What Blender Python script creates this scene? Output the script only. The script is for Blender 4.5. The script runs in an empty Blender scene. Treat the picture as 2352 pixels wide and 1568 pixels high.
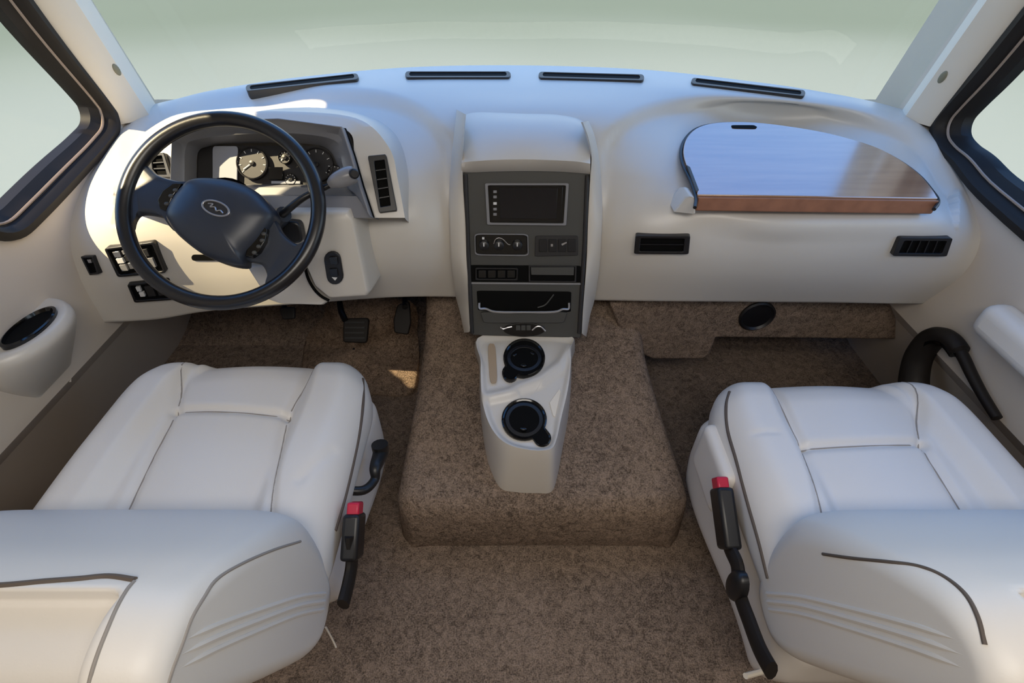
import bpy, bmesh, math, random
from mathutils import Vector as V, Matrix
from mathutils.bvhtree import BVHTree
random.seed(4)
S = bpy.context.scene
C = S.collection
PI = math.pi

# ---------------------------------------------------------------- camera, world, sun, added fill light
FPX, PITCH, EYE = 1150.0, math.radians(41), V((0, 0, 1.43))
FW = V((0, math.cos(PITCH), -math.sin(PITCH)))
UP = V((0, math.sin(PITCH), math.cos(PITCH)))
cd = bpy.data.cameras.new('camera')
cam = bpy.data.objects.new('camera', cd)
C.objects.link(cam)
cam.location = EYE
cam.rotation_euler = (math.radians(90) - PITCH, 0, 0)
cd.sensor_width = 36
cd.lens = FPX / 2352 * 36
cd.clip_start = 0.02
S.camera = cam
S.view_settings.view_transform = 'Standard'
S.view_settings.look = 'None'
S.view_settings.gamma = 1
S.view_settings.use_curve_mapping = False
S.view_settings.exposure = -0.45

w = bpy.data.worlds.new('sky')
S.world = w
w.use_nodes = True
nt = w.node_tree
bg = nt.nodes['Background']
tc = nt.nodes.new('ShaderNodeTexCoord')
sx = nt.nodes.new('ShaderNodeSeparateXYZ')
rp = nt.nodes.new('ShaderNodeValToRGB')
nt.links.new(tc.outputs['Generated'], sx.inputs[0])
nt.links.new(sx.outputs['Z'], rp.inputs[0])
nt.links.new(rp.outputs[0], bg.inputs['Color'])
e = rp.color_ramp.elements
e[0].position = 0.0; e[0].color = (0.85, 0.88, 0.90, 1)
e[1].position = 0.55; e[1].color = (0.15, 0.38, 0.95, 1)
m_ = e.new(0.31); m_.color = (0.52, 0.68, 0.95, 1)
bg.inputs['Strength'].default_value = 2.7

SUNDIR = V((0.56, 0.34, -0.74)).normalized()          # the way the sunlight travels
sd = bpy.data.lights.new('sun', 'SUN')
sd.energy = 15.0
sd.angle = math.radians(0.6)
sd.color = (1.0, 0.77, 0.50)
so = bpy.data.objects.new('sun', sd)
C.objects.link(so)
so.location = (-6, -3, 6)
so.rotation_euler = SUNDIR.to_track_quat('-Z', 'Y').to_euler()

def area(name, loc, target, sx_, sy_, power, col):
    l = bpy.data.lights.new(name, 'AREA')
    l.shape = 'RECTANGLE'; l.size = sx_; l.size_y = sy_; l.energy = power; l.color = col
    o = bpy.data.objects.new(name, l); C.objects.link(o)
    o.location = loc
    o.rotation_euler = (V(target) - V(loc)).to_track_quat('-Z', 'Y').to_euler()
    return o
area('overhead_fill_light', (0.1, -0.42, 2.02), (0.1, -0.3, 0), 1.4, 0.6, 27, (1.0, 0.93, 0.84))  # added unseen area light, brightens the seats from above and behind

# ---------------------------------------------------------------- pixel rays of the fixed camera -> points on real planes
def ray(px, py):
    return FW + V((1, 0, 0)) * ((px - 1176) / FPX) + UP * ((784 - py) / FPX)
def PZ(px, py, z):
    d = ray(px, py); return EYE + d * ((z - EYE.z) / d.z)
def PY(px, py, y):
    d = ray(px, py); return EYE + d * (y / d.y)
def PX(px, py, x):
    d = ray(px, py); return EYE + d * (x / d.x)
def PP(px, py, p0, n):
    d = ray(px, py); return EYE + d * ((p0 - EYE).dot(n) / d.dot(n))

# ---------------------------------------------------------------- materials
def lin(c):
    return tuple(((x / 255) / 12.92 if x / 255 < 0.04045 else ((x / 255 + 0.055) / 1.055) ** 2.4) for x in c)
def mat(name, rgb, rough=0.5, spec=0.5, metal=0.0, bump=None, vary=None, coat=0.0, detail=2.0):
    m = bpy.data.materials.new(name); m.use_nodes = True
    t = m.node_tree; b = t.nodes['Principled BSDF']
    c = lin(rgb) + (1,)
    b.inputs['Base Color'].default_value = c
    b.inputs['Roughness'].default_value = rough
    b.inputs['Specular IOR Level'].default_value = spec
    b.inputs['Metallic'].default_value = metal
    b.inputs['Coat Weight'].default_value = coat
    co = t.nodes.new('ShaderNodeTexCoord')
    if bump:
        n = t.nodes.new('ShaderNodeTexNoise'); n.inputs['Scale'].default_value = bump[0]; n.inputs['Detail'].default_value = detail
        bp = t.nodes.new('ShaderNodeBump'); bp.inputs['Strength'].default_value = bump[1]; bp.inputs['Distance'].default_value = bump[2] if len(bump) > 2 else 0.001
        t.links.new(co.outputs['Object'], n.inputs['Vector'])
        t.links.new(n.outputs['Fac'], bp.inputs['Height']); t.links.new(bp.outputs['Normal'], b.inputs['Normal'])
    if vary:
        n2 = t.nodes.new('ShaderNodeTexNoise'); n2.inputs['Scale'].default_value = vary[0]; n2.inputs['Detail'].default_value = 6
        r = t.nodes.new('ShaderNodeValToRGB')
        r.color_ramp.elements[0].position = 0.3; r.color_ramp.elements[1].position = 0.7
        r.color_ramp.elements[0].color = tuple(x * (1 - vary[1]) for x in c[:3]) + (1,)
        r.color_ramp.elements[1].color = tuple(min(1, x * (1 + vary[1])) for x in c[:3]) + (1,)
        t.links.new(co.outputs['Object'], n2.inputs['Vector']); t.links.new(n2.outputs['Fac'], r.inputs[0])
        t.links.new(r.outputs[0], b.inputs['Base Color'])
    return m
M = {}
M['dash'] = mat('cream_moulded_plastic', (204, 199, 191), 0.36, 0.7, bump=(900, 0.12, 0.0006))
M['trim'] = mat('cream_trim', (222, 214, 200), 0.5, 0.4, bump=(700, 0.1, 0.0005))
M['wall'] = mat('beige_wall_panel', (206, 196, 184), 0.6, 0.3, bump=(500, 0.15, 0.0006))
M['leather'] = mat('ivory_leather', (222, 217, 210), 0.42, 0.45, bump=(260, 0.10, 0.001))
M['seam'] = mat('dark_piping', (92, 82, 74), 0.6, 0.3)
M['stitch'] = mat('grey_seam_thread', (150, 143, 136), 0.7, 0.2)  # even grey thread drawn along the seams
M['black'] = mat('black_plastic', (22, 22, 25), 0.38, 0.5, bump=(600, 0.1, 0.0004))
M['gloss'] = mat('gloss_black_plastic', (10, 10, 12), 0.12, 0.6)
M['wheel'] = mat('navy_black_vinyl', (44, 50, 62), 0.36, 0.5, bump=(700, 0.12, 0.0005))
M['rubber'] = mat('black_rubber', (30, 26, 24), 0.55, 0.3)
M['grey'] = mat('charcoal_fascia', (70, 70, 68), 0.5, 0.4, bump=(600, 0.12, 0.0004))
M['midgrey'] = mat('grey_bezel', (130, 130, 134), 0.3, 0.5)
M['darkgrey'] = mat('dark_grey_plastic', (44, 43, 44), 0.45, 0.4)
M['silver'] = mat('silver_metal', (190, 190, 194), 0.3, 0.5, metal=0.9)
M['white'] = mat('white_marking', (215, 215, 215), 0.5, 0.4)
M['screen'] = mat('dark_screen_glass', (16, 17, 24), 0.08, 0.6)
M['red'] = mat('red_release_plastic', (190, 28, 62), 0.3, 0.5)
M['slot'] = mat('dark_slot', (12, 12, 12), 0.8, 0.1)
M['paper'] = mat('pale_dial_print', (150, 154, 165), 0.4, 0.4)

def carpet(name, rgb):
    m = mat(name, rgb, 0.95, 0.1)
    t = m.node_tree; b = t.nodes['Principled BSDF']; co = t.nodes.new('ShaderNodeTexCoord')
    n1 = t.nodes.new('ShaderNodeTexNoise'); n1.inputs['Scale'].default_value = 260; n1.inputs['Detail'].default_value = 3
    n2 = t.nodes.new('ShaderNodeTexNoise'); n2.inputs['Scale'].default_value = 48; n2.inputs['Detail'].default_value = 6; n2.inputs['Distortion'].default_value = 1.2
    n3 = t.nodes.new('ShaderNodeTexNoise'); n3.inputs['Scale'].default_value = 3.0; n3.inputs['Detail'].default_value = 3
    for n in (n1, n2, n3): t.links.new(co.outputs['Object'], n.inputs['Vector'])
    a = t.nodes.new('ShaderNodeMath'); a.operation = 'MULTIPLY_ADD'; a.inputs[1].default_value = 0.55
    t.links.new(n1.outputs['Fac'], a.inputs[0])
    a2 = t.nodes.new('ShaderNodeMath'); a2.operation = 'MULTIPLY'; a2.inputs[1].default_value = 0.42
    t.links.new(n2.outputs['Fac'], a2.inputs[0]); t.links.new(a2.outputs[0], a.inputs[2])
    a3 = t.nodes.new('ShaderNodeMath'); a3.operation = 'MULTIPLY_ADD'; a3.inputs[1].default_value = 0.18
    t.links.new(n3.outputs['Fac'], a3.inputs[0]); t.links.new(a.outputs[0], a3.inputs[2])
    r = t.nodes.new('ShaderNodeValToRGB'); c = lin(rgb)
    r.color_ramp.elements[0].position = 0.44; r.color_ramp.elements[0].color = tuple(x * 0.36 for x in c) + (1,)
    r.color_ramp.elements[1].position = 0.70; r.color_ramp.elements[1].color = tuple(x * 1.45 for x in c) + (1,)
    t.links.new(a3.outputs[0], r.inputs[0]); t.links.new(r.outputs[0], b.inputs['Base Color'])
    bp = t.nodes.new('ShaderNodeBump'); bp.inputs['Strength'].default_value = 0.9; bp.inputs['Distance'].default_value = 0.006
    t.links.new(a.outputs[0], bp.inputs['Height']); t.links.new(bp.outputs['Normal'], b.inputs['Normal'])
    return m
M['carpet'] = carpet('taupe_carpet', (134, 117, 103))
M['mat'] = carpet('brown_carpet_mat', (142, 122, 105))

def glassmat():
    m = bpy.data.materials.new('window_glass'); m.use_nodes = True
    t = m.node_tree; t.nodes.clear()
    o = t.nodes.new('ShaderNodeOutputMaterial'); mx = t.nodes.new('ShaderNodeMixShader')
    tr = t.nodes.new('ShaderNodeBsdfTransparent'); tr.inputs[0].default_value = (0.95, 0.98, 0.955, 1)
    g = t.nodes.new('ShaderNodeBsdfGlossy'); g.inputs['Roughness'].default_value = 0.02
    mx.inputs[0].default_value = 0.006
    t.links.new(tr.outputs[0], mx.inputs[1]); t.links.new(g.outputs[0], mx.inputs[2]); t.links.new(mx.outputs[0], o.inputs[0])
    return m
M['glass'] = glassmat()

def woodmat():
    m = mat('brown_wood_laminate', (160, 118, 90), 0.22, 1.0, coat=1.0)
    t = m.node_tree; b = t.nodes['Principled BSDF']; co = t.nodes.new('ShaderNodeTexCoord')
    b.inputs['Coat Roughness'].default_value = 0.16; b.inputs['Coat IOR'].default_value = 2.5
    mp = t.nodes.new('ShaderNodeMapping'); mp.inputs['Scale'].default_value = (1.2, 14, 30)
    n = t.nodes.new('ShaderNodeTexNoise'); n.inputs['Scale'].default_value = 2.4; n.inputs['Detail'].default_value = 5
    t.links.new(co.outputs['Object'], mp.inputs[0]); t.links.new(mp.outputs[0], n.inputs['Vector'])
    r = t.nodes.new('ShaderNodeValToRGB')
    r.color_ramp.elements[0].position = 0.25; r.color_ramp.elements[0].color = lin((152, 112, 86)) + (1,)
    r.color_ramp.elements[1].position = 0.75; r.color_ramp.elements[1].color = lin((182, 142, 110)) + (1,)
    t.links.new(n.outputs['Fac'], r.inputs[0]); t.links.new(r.outputs[0], b.inputs['Base Color'])
    return m
M['wood'] = woodmat()
M['woodedge'] = mat('red_brown_wood_edge', (146, 100, 76), 0.4, 0.4, vary=(30, 0.15))

def groundmat():
    m = mat('pale_gravel_and_grass', (180, 190, 178), 0.9, 0.1)
    t = m.node_tree; b = t.nodes['Principled BSDF']; co = t.nodes.new('ShaderNodeTexCoord')
    ln = t.nodes.new('ShaderNodeVectorMath'); ln.operation = 'LENGTH'
    t.links.new(co.outputs['Object'], ln.inputs[0])
    n = t.nodes.new('ShaderNodeTexNoise'); n.inputs['Scale'].default_value = 0.12; n.inputs['Detail'].default_value = 2
    t.links.new(co.outputs['Object'], n.inputs['Vector'])
    a = t.nodes.new('ShaderNodeMath'); a.operation = 'MULTIPLY_ADD'; a.inputs[1].default_value = 7.0
    t.links.new(n.outputs['Fac'], a.inputs[0]); t.links.new(ln.outputs['Value'], a.inputs[2])
    mr = t.nodes.new('ShaderNodeMapRange'); mr.inputs['From Min'].default_value = 12; mr.inputs['From Max'].default_value = 24
    mr.interpolation_type = 'SMOOTHSTEP'
    t.links.new(a.outputs[0], mr.inputs[0])
    r = t.nodes.new('ShaderNodeValToRGB')
    r.color_ramp.elements[0].color = (0.215, 0.240, 0.210, 1)
    r.color_ramp.elements[1].color = (0.125, 0.150, 0.112, 1)
    t.links.new(mr.outputs[0], r.inputs[0]); t.links.new(r.outputs[0], b.inputs['Base Color'])
    return m
M['ground'] = groundmat()

# ---------------------------------------------------------------- geometry helpers
class G:
    def __init__(s): s.v = []; s.f = []
    def add(s, vs, fs):
        o = len(s.v); s.v += [V(p) for p in vs]; s.f += [tuple(i + o for i in f) for f in fs]; return s
    def grid(s, rows, cu=False, cv=False):
        n = len(rows); m = len(rows[0]); vs = [p for r in rows for p in r]; fs = []
        for i in range(n if cv else n - 1):
            for j in range(m if cu else m - 1):
                a = i * m + j; b = i * m + (j + 1) % m; c = ((i + 1) % n) * m + (j + 1) % m; d = ((i + 1) % n) * m + j
                fs.append((a, b, c, d))
        return s.add(vs, fs)
    def tube(s, pts, r, k=10, closed=False, flat=1.0, nrm=None):
        pts = [V(p) for p in pts]; n = len(pts); rings = []
        prev = None
        for i, p in enumerate(pts):
            if closed: t = pts[(i + 1) % n] - pts[i - 1]
            else: t = pts[min(i + 1, n - 1)] - pts[max(i - 1, 0)]
            t.normalize()
            if nrm is not None: a = V(nrm) - t * t.dot(V(nrm)); a.normalize()
            elif prev is None: a = t.orthogonal().normalized()
            else: a = (prev - t * prev.dot(t)).normalized()
            prev = a; b = t.cross(a)
            rr = r(i / (n - 1)) if callable(r) else r
            rings.append([p + a * (rr * flat * math.cos(q * 2 * PI / k)) + b * (rr * math.sin(q * 2 * PI / k)) for q in range(k)])
        o = len(s.v)
        s.grid(rings, cu=True, cv=closed)
        if not closed:
            s.f.append(tuple(o + q for q in range(k))); s.f.append(tuple(o + (n - 1) * k + q for q in reversed(range(k))))
        return s
    def prism(s, outline, d):
        n = len(outline); d = V(d); o = [V(p) for p in outline]
        vs = o + [p + d for p in o]
        fs = [tuple(range(n)), tuple(range(2 * n - 1, n - 1, -1))]
        fs += [(i, n + i, n + (i + 1) % n, (i + 1) % n) for i in range(n)]
        return s.add(vs, fs)
    def ring(s, a, b, d):
        n = len(a); d = V(d); vs = [V(p) for p in a] + [V(p) for p in b] + [V(p) + d for p in a] + [V(p) + d for p in b]; fs = []
        for i in range(n):
            j = (i + 1) % n
            fs += [(i, j, n + j, n + i), (2 * n + i, 3 * n + i, 3 * n + j, 2 * n + j), (i, 2 * n + i, 2 * n + j, j), (n + i, n + j, 3 * n + j, 3 * n + i)]
        return s.add(vs, fs)
    def box(s, c, size, ax=None):
        c = V(c); ax = ax or (V((1, 0, 0)), V((0, 1, 0)), V((0, 0, 1)))
        h = [ax[i] * (size[i] / 2) for i in range(3)]
        vs = [c + h[0] * a + h[1] * b + h[2] * e_ for a in (-1, 1) for b in (-1, 1) for e_ in (-1, 1)]
        return s.add(vs, [(0, 1, 3, 2), (4, 6, 7, 5), (0, 4, 5, 1), (2, 3, 7, 6), (0, 2, 6, 4), (1, 5, 7, 3)])
    def dome(s, outline, n, h, k=7, ex=0.75, depth=0.01):
        c = sum((V(p) for p in outline), V()) / len(outline); n = V(n).normalized()
        rows = [[V(p) - n * depth for p in outline]]
        for i in range(k):
            a = i / k * PI / 2
            sc = math.cos(a) ** ex; hh = h * math.sin(a)
            rows.append([c + (V(p) - c) * sc + n * hh for p in outline])
        o = len(s.v); m = len(outline)
        s.grid(rows, cu=True)
        s.v.append(c + n * h); t = len(s.v) - 1
        l = o + k * m
        s.f += [(l + i, l + (i + 1) % m, t) for i in range(m)]
        s.f.append(tuple(o + i for i in reversed(range(m))))
        return s
    def lathe(s, c, n, prof, k=28, a=None, sy=1.0):
        n = V(n).normalized(); a = (V(a) - n * V(a).dot(n)).normalized() if a else n.orthogonal().normalized(); b = n.cross(a); c = V(c)
        return s.grid([[c + n * h + a * (r * math.cos(q * 2 * PI / k)) + b * (r * sy * math.sin(q * 2 * PI / k)) for q in range(k)] for r, h in prof], cu=True)

def ob(name, g, m, parent=None, smooth=True, bevel=0, sub=0, label=None, seg=2, solid=0, angle=40):
    me = bpy.data.meshes.new(name)
    off = parent.matrix_world.translation if False else None
    base = V()
    p = parent
    while p is not None:
        base += p.location; p = p.parent
    me.from_pydata([v - base for v in g.v], [], g.f)
    me.validate()
    bm = bmesh.new(); bm.from_mesh(me); bmesh.ops.recalc_face_normals(bm, faces=bm.faces[:]); bm.to_mesh(me); bm.free()
    o = bpy.data.objects.new(name, me); C.objects.link(o)
    me.materials.append(M[m] if isinstance(m, str) else m)
    if parent is not None: o.parent = parent
    if smooth:
        for f in me.polygons: f.use_smooth = True
    if solid:
        md = o.modifiers.new('thick', 'SOLIDIFY'); md.thickness = solid; md.offset = -1
    if bevel:
        md = o.modifiers.new('bevel', 'BEVEL'); md.width = bevel; md.segments = seg; md.limit_method = 'ANGLE'; md.angle_limit = math.radians(angle); md.harden_normals = False
    if sub:
        md = o.modifiers.new('sub', 'SUBSURF'); md.levels = sub; md.render_levels = sub
    if smooth and not sub:
        bm = bmesh.new(); bm.from_mesh(me)
        for ed in bm.edges:
            if len(ed.link_faces) == 2 and ed.calc_face_angle(0) > math.radians(angle): ed.smooth = False
        bm.to_mesh(me); bm.free()
    if label: o['label'] = label
    return o
def tag(o, label, cat, group=None):
    o['label'] = label; o['category'] = cat
    if group: o['group'] = group
    return o
def thing(name, label, cat, loc, group=None):
    o = bpy.data.objects.new(name, None); C.objects.link(o); o.location = loc; o.empty_display_size = 0.05
    return tag(o, label, cat, group)
def struct(name, g, m, **k):
    o = ob(name, g, m, **k); o['kind'] = 'structure'; return o
def cr(pts, n=8, closed=False):
    pts = [V(p) for p in pts]; out = []; N = len(pts)
    def P(i): return pts[i % N] if closed else (pts[i] if 0 <= i < N else (pts[0] * 2 - pts[1] if i < 0 else pts[-1] * 2 - pts[-2]))
    for i in range(N if closed else N - 1):
        a, b, c, d = P(i - 1), P(i), P(i + 1), P(i + 2)
        for q in range(n):
            t = q / n
            out.append(0.5 * ((2 * b) + (c - a) * t + (2 * a - 5 * b + 4 * c - d) * t * t + (3 * b - a - 3 * c + d) * t ** 3))
    if not closed: out.append(pts[-1])
    return out
def lerp(a, b, t): return a + (b - a) * t
def smooth(t):
    t = max(0, min(1, t)); return t * t * (3 - 2 * t)
def segd(p, a, b):
    ax, ay = a; bx, by = b; dx, dy = bx - ax, by - ay; L = dx * dx + dy * dy or 1e-9
    t = max(0, min(1, ((p[0] - ax) * dx + (p[1] - ay) * dy) / L))
    return math.hypot(p[0] - ax - t * dx, p[1] - ay - t * dy)
def pld(p, pl): return min(segd(p, pl[i], pl[i + 1]) for i in range(len(pl) - 1))
def inside(p, poly):
    c = False; n = len(poly)
    for i in range(n):
        x1, y1 = poly[i]; x2, y2 = poly[i - 1]
        if (y1 > p[1]) != (y2 > p[1]) and p[0] < (x2 - x1) * (p[1] - y1) / (y2 - y1) + x1: c = not c
    return c
def cr2(pl, n=5): return [(p.x, p.y) for p in cr([V((a, b, 0)) for a, b in pl], n)]
def tree(*objs):
    vs = []; fs = []
    for o in objs:
        b = V(); p = o.parent
        while p is not None: b += p.location; p = p.parent
        k = len(vs); vs += [v.co + b + o.location for v in o.data.vertices]; fs += [tuple(i + k for i in f.vertices) for f in o.data.polygons]
    return BVHTree.FromPolygons(vs, fs)
def hit(t, px, py):
    d = ray(px, py).normalized(); l, n, i, _ = t.ray_cast(EYE, d)
    if l is None: return None, None
    if n.dot(d) > 0: n = -n
    return l, n
def pix(P):
    d = P - EYE; z = d.dot(FW); return (1176 + FPX * d.x / z, 784 - FPX * d.dot(UP) / z)
def circ(n): return [(math.cos(i * 2 * PI / n), math.sin(i * 2 * PI / n)) for i in range(n)]

XL, XR = -1.2, 1.22
#@@SHELL
# ---------------------------------------------------------------- setting: walls, windows, floor, ceiling
def wall(name, X, out, opening, glassname, gl, fl):
    outer = [(-2.2, 0.46), (-2.2, 2.1), (1.38, 2.1), (1.62, 1.58), (1.80, 0.94), (1.95, 0.90), (2.0, 0.46)]
    lp = cr([V((X, y, z)) for y, z in opening], 5, True)
    bm = bmesh.new()
    ov = [bm.verts.new((X, y, z)) for y, z in outer]; iv = [bm.verts.new(p) for p in lp]
    es = [bm.edges.new((ov[i], ov[(i + 1) % len(ov)])) for i in range(len(ov))] + [bm.edges.new((iv[i], iv[(i + 1) % len(iv)])) for i in range(len(iv))]
    bmesh.ops.triangle_fill(bm, edges=es, use_beauty=True)
    bm.verts.index_update()
    g = G(); g.add([v.co.copy() for v in bm.verts], [tuple(v.index for v in f.verts) for f in bm.faces]); bm.free()
    g2 = G(); n = len(g.v)
    g2.add(g.v, g.f); g2.add([v + V((out * 0.06, 0, 0)) for v in g.v], g.f)
    m0 = len(ov)
    g2.f += [(m0 + i, m0 + (i + 1) % len(lp), n + m0 + (i + 1) % len(lp), n + m0 + i) for i in range(len(lp))]
    # lower part flares outward to the floor
    g2.grid([[V((X, y, 0.46)), V((X + out * 0.05, y, 0.40)), V((X + out * 0.24, y, 0.0))] for y in (-2.2, 2.0)])
    wo = struct(name, g2, 'wall', smooth=False)
    ctr = sum(lp, V()) / len(lp)
    def inset(k, dx): return [V((X + dx, p.y, p.z)) + (V((0, ctr.y - p.y, ctr.z - p.z))).normalized() * k for p in lp]
    gg = G().grid([inset(-0.012, 0), inset(-0.010, -out * 0.012), inset(0.008, -out * 0.014), inset(0.018, -out * 0.006), inset(0.022, out * 0.01), inset(0.05, out * 0.03), inset(0.055, out * 0.055)], cu=True)
    win = struct(glassname, G().prism([p for p in inset(0.04, out * 0.045)], (out * 0.004, 0, 0)), 'glass', smooth=False)
    gk = ob('gasket', gg, 'rubber', win, label='black rubber gasket')
    ln = ob('gasket_strip', G().tube(inset(0.028, out * 0.012), 0.0035, 6, closed=True), 'trimline', win, label='pale strip inside the gasket')
    return wo
M['trimline'] = mat('brown_grey_strip', (150, 132, 118), 0.4, 0.5)
wl = wall('wall_left', XL, -1, [(1.572, 1.0), (1.580, .955), (1.555, .920), (1.50, .902), (1.40, .88), (1.18, .84), (1.08, .832), (1.02, .875), (0.96, .97), (0.86, 1.06), (0.76, 1.20), (0.75, 1.82), (0.80, 1.90), (1.15, 1.94), (1.27, 1.88), (1.40, 1.55), (1.50, 1.20)], 'window_2', None, None)  # out-of-view rear edge, kinked sill and top are shaped to steer the sun patch
wr = wall('wall_right', XR, 1, [(1.482, 1.01), (1.494, .965), (1.475, .930), (1.43, .912), (1.36, .90), (1.22, .865), (0.9, .83), (0.3, .80), (0.2, .85), (0.2, 1.5), (0.3, 1.62), (1.20, 1.64), (1.29, 1.58), (1.36, 1.38), (1.44, 1.12)], 'window_3', None, None)

fl = G().grid([[V((x, y, 0)) for x in [-1.47 + 2.94 * i / 20 for i in range(21)]] for y in (-2.2, -1, 0, 1, 1.62)])
fl.grid([[V((x, y, z)) for x in (-1.47, 0, 1.47)] for y, z in ((1.62, 0), (1.68, 0.03), (1.98, 0.42), (2.00, 0.6))])
struct('floor', fl, 'carpet', smooth=False)
struct('ceiling', G().box((0, -0.37, 2.12), (2.6, 3.7, 0.04)), 'trim')
struct('wall_back', G().box((0, -2.22, 1.05), (2.9, 0.04, 2.1)), 'wall')
struct('ground', G().add([(-80, -40, -1.1), (80, -40, -1.1), (80, 120, -1.1), (-80, 120, -1.1)], [(0, 1, 2, 3)]), 'ground')
#@@DASH
# ---------------------------------------------------------------- dashboard shell
DZ = V((0, 0, 0))
dash = thing('dashboard', 'long cream moulded dashboard curving across the cab under the windshield', 'dashboard', (0, 1.4, 0.5))
def z_(px, py, z): return PZ(px, py, z)
cols = [
 [PX(350,240,XL), PX(318,258,XL), PX(292,280,XL), PX(240,350,XL), PX(185,440,XL), PX(160,540,XL), PX(185,640,XL), PX(240,740,XL)],
 [PZ(400,228,.95), PZ(385,250,.95), PZ(360,285,.94), PY(330,350,1.35), PY(290,440,1.24), PY(275,540,1.18), PY(300,640,1.165), PY(360,733,1.18)],
 [PZ(500,205,.98), PZ(495,235,.98), PZ(490,280,.96), PY(485,350,1.38), PY(480,440,1.25), PY(480,540,1.2), PY(480,630,1.19), PY(480,714,1.205)],
 [PZ(680,178,1.0), PZ(690,215,1.0), PZ(695,270,.975), PY(700,350,1.38), PY(700,440,1.25), PY(700,540,1.21), PY(700,620,1.2), PY(700,697,1.22)],
 [PZ(930,155,1.015), PZ(935,205,1.01), PZ(940,265,.985), PY(945,340,1.36), PY(945,430,1.26), PY(945,530,1.215), PY(945,610,1.21), PY(945,681,1.25)],
 [PZ(1190,150,1.015), PZ(1195,205,1.01), PZ(1200,265,.99), PY(1200,340,1.42), PY(1200,430,1.39), PY(1200,530,1.38), PY(1200,610,1.37), PY(1200,686,1.37)],
 [PZ(1480,160,1.015), PZ(1480,205,1.01), PZ(1480,265,.985), PY(1480,340,1.36), PY(1480,430,1.26), PY(1480,530,1.205), PY(1480,610,1.20), PY(1480,691,1.24)],
 [PZ(1750,190,1.0), PZ(1740,225,.99), PZ(1735,280,.925), PY(1735,360,1.39), PY(1735,482,1.175), PY(1735,560,1.165), PY(1735,630,1.18), PY(1735,693,1.23)],
 [PZ(1900,213,.99), PZ(1915,240,.98), PZ(1930,285,.94), PY(1940,370,1.37), PY(1945,482,1.17), PY(1945,560,1.15), PY(1945,630,1.16), PY(1940,695,1.2)],
 [PZ(2000,232,.975), PZ(2040,258,.97), PZ(2080,300,.95), PY(2120,385,1.33), PY(2150,482,1.165), PY(2140,560,1.14), PY(2090,640,1.15), PY(2050,697,1.18)],
 [PX(2070,250,XR), PX(2110,272,XR), PX(2145,308,XR), PX(2200,400,XR), PX(2240,490,XR), PX(2250,560,XR), PX(2210,630,XR), PX(2120,697,XR)]]
backedge = [c[0] for c in cols]
rowsd = [cr(c, 18) for c in cols]
nr = len(rowsd[0])
NU = 24
full = []
for i in range(nr): full.append(cr([rowsd[j][i] for j in range(len(cols))], NU))
archL = cr2([(262, 420), (285, 320), (345, 262), (430, 232), (560, 212), (700, 206), (850, 215), (940, 240), (1000, 285), (1035, 340), (1045, 430), (1046, 560)])
archR = cr2([(1372, 560), (1375, 470), (1380, 380), (1400, 315), (1450, 268), (1530, 240), (1650, 230), (1800, 240), (1950, 262), (2080, 295), (2150, 345), (2200, 430)])
polyL = archL + [(1046, 800), (262, 800)]; polyR = archR + [(2200, 800), (1372, 800)]
def normal(i, j):
    a = full[min(i + 1, nr - 1)][j] - full[max(i - 1, 0)][j]; b = full[i][min(j + 1, len(full[0]) - 1)] - full[i][max(j - 1, 0)]
    n = a.cross(b).normalized()
    if n.dot(EYE - full[i][j]) < 0: n = -n
    return n
disp = []
for i in range(nr):
    row = []
    for j in range(len(full[0])):
        P = full[i][j]; p = pix(P); d = 0
        for poly, arch in ((polyL, archL), (polyR, archR)):
            k = pld(p, arch); s_ = 1 if inside(p, poly) else -1
            d += smooth(0.5 + s_ * k / 26) * 0.028 * (1 - smooth((p[1] - 400) / 160))
        row.append(P - normal(i, j) * d)
    disp.append(row)
low = disp[-1]
disp.append([p + V((0, .012, -.008)) for p in low]); disp.append([p + V((0, .05, -.008)) for p in low]); disp.append([p + V((0, .30, 0.01)) for p in low])
shell = ob('dash_shell', G().grid(disp), 'dash', dash, angle=70)
T = tree(shell)

# windshield between the dashboard and the roof
bt = cr(backedge, 6)
wt = [V((p.x, p.y + 0.03, p.z - 0.05)) for p in bt]; wtop = [V((p.x * 1.02, p.y - 0.33, 2.1)) for p in bt]
struct('window_1', G().grid([wt, [lerp(a, b, .5) for a, b in zip(wt, wtop)], wtop]), 'glass', solid=0.005)
struct('wall_front', G().grid([[V((p.x, p.y + 0.02, p.z - 0.02)) for p in bt], [V((p.x, p.y + 0.05, 0.35)) for p in bt], [V((p.x, max(p.y, 1.7) + 0.05, 0.0)) for p in bt]]), 'darkgrey')
# A-pillar covers
def pillar(name, X, s, yA, yB, zA, dz, screw_px):
    rows = []
    for k in range(9):
        t = k / 8; z = zA + dz * t; sh = -0.30 * dz * t * 1.0
        a = yA - 0.27 * dz * t; b = yB - 0.27 * dz * t
        rows.append([V((X, a, z)), V((X - s * .018, a + .012, z)), V((X - s * .040, a + .055, z)), V((X - s * .050, a + .075, z)), V((X - s * .045, a + .09, z)), V((X - s * .012, b, z)), V((X + s * .01, b + .01, z))])
    o = struct(name, G().grid(rows), 'trim', angle=30)
    t_ = tree(o); l, n = hit(t_, *screw_px)
    if l:
        k = ob('screw_cover', G().dome([l + (V((0, -.27, 1)).normalized() * (a * .017) + n.cross(V((0, -.27, 1)).normalized()) * (b * .009)) for a, b in circ(14)], n, .004), 'darkclip', o)
M['darkclip'] = mat('olive_grey_clip', (128, 126, 108), 0.5, 0.4)
pillar('trim_1', XL, -1, 1.595, 1.78, 0.925, 1.18, (268, 160))
pillar('trim_2', XR, 1, 1.49, 1.64, 0.95, 1.16, (2165, 177))

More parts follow.
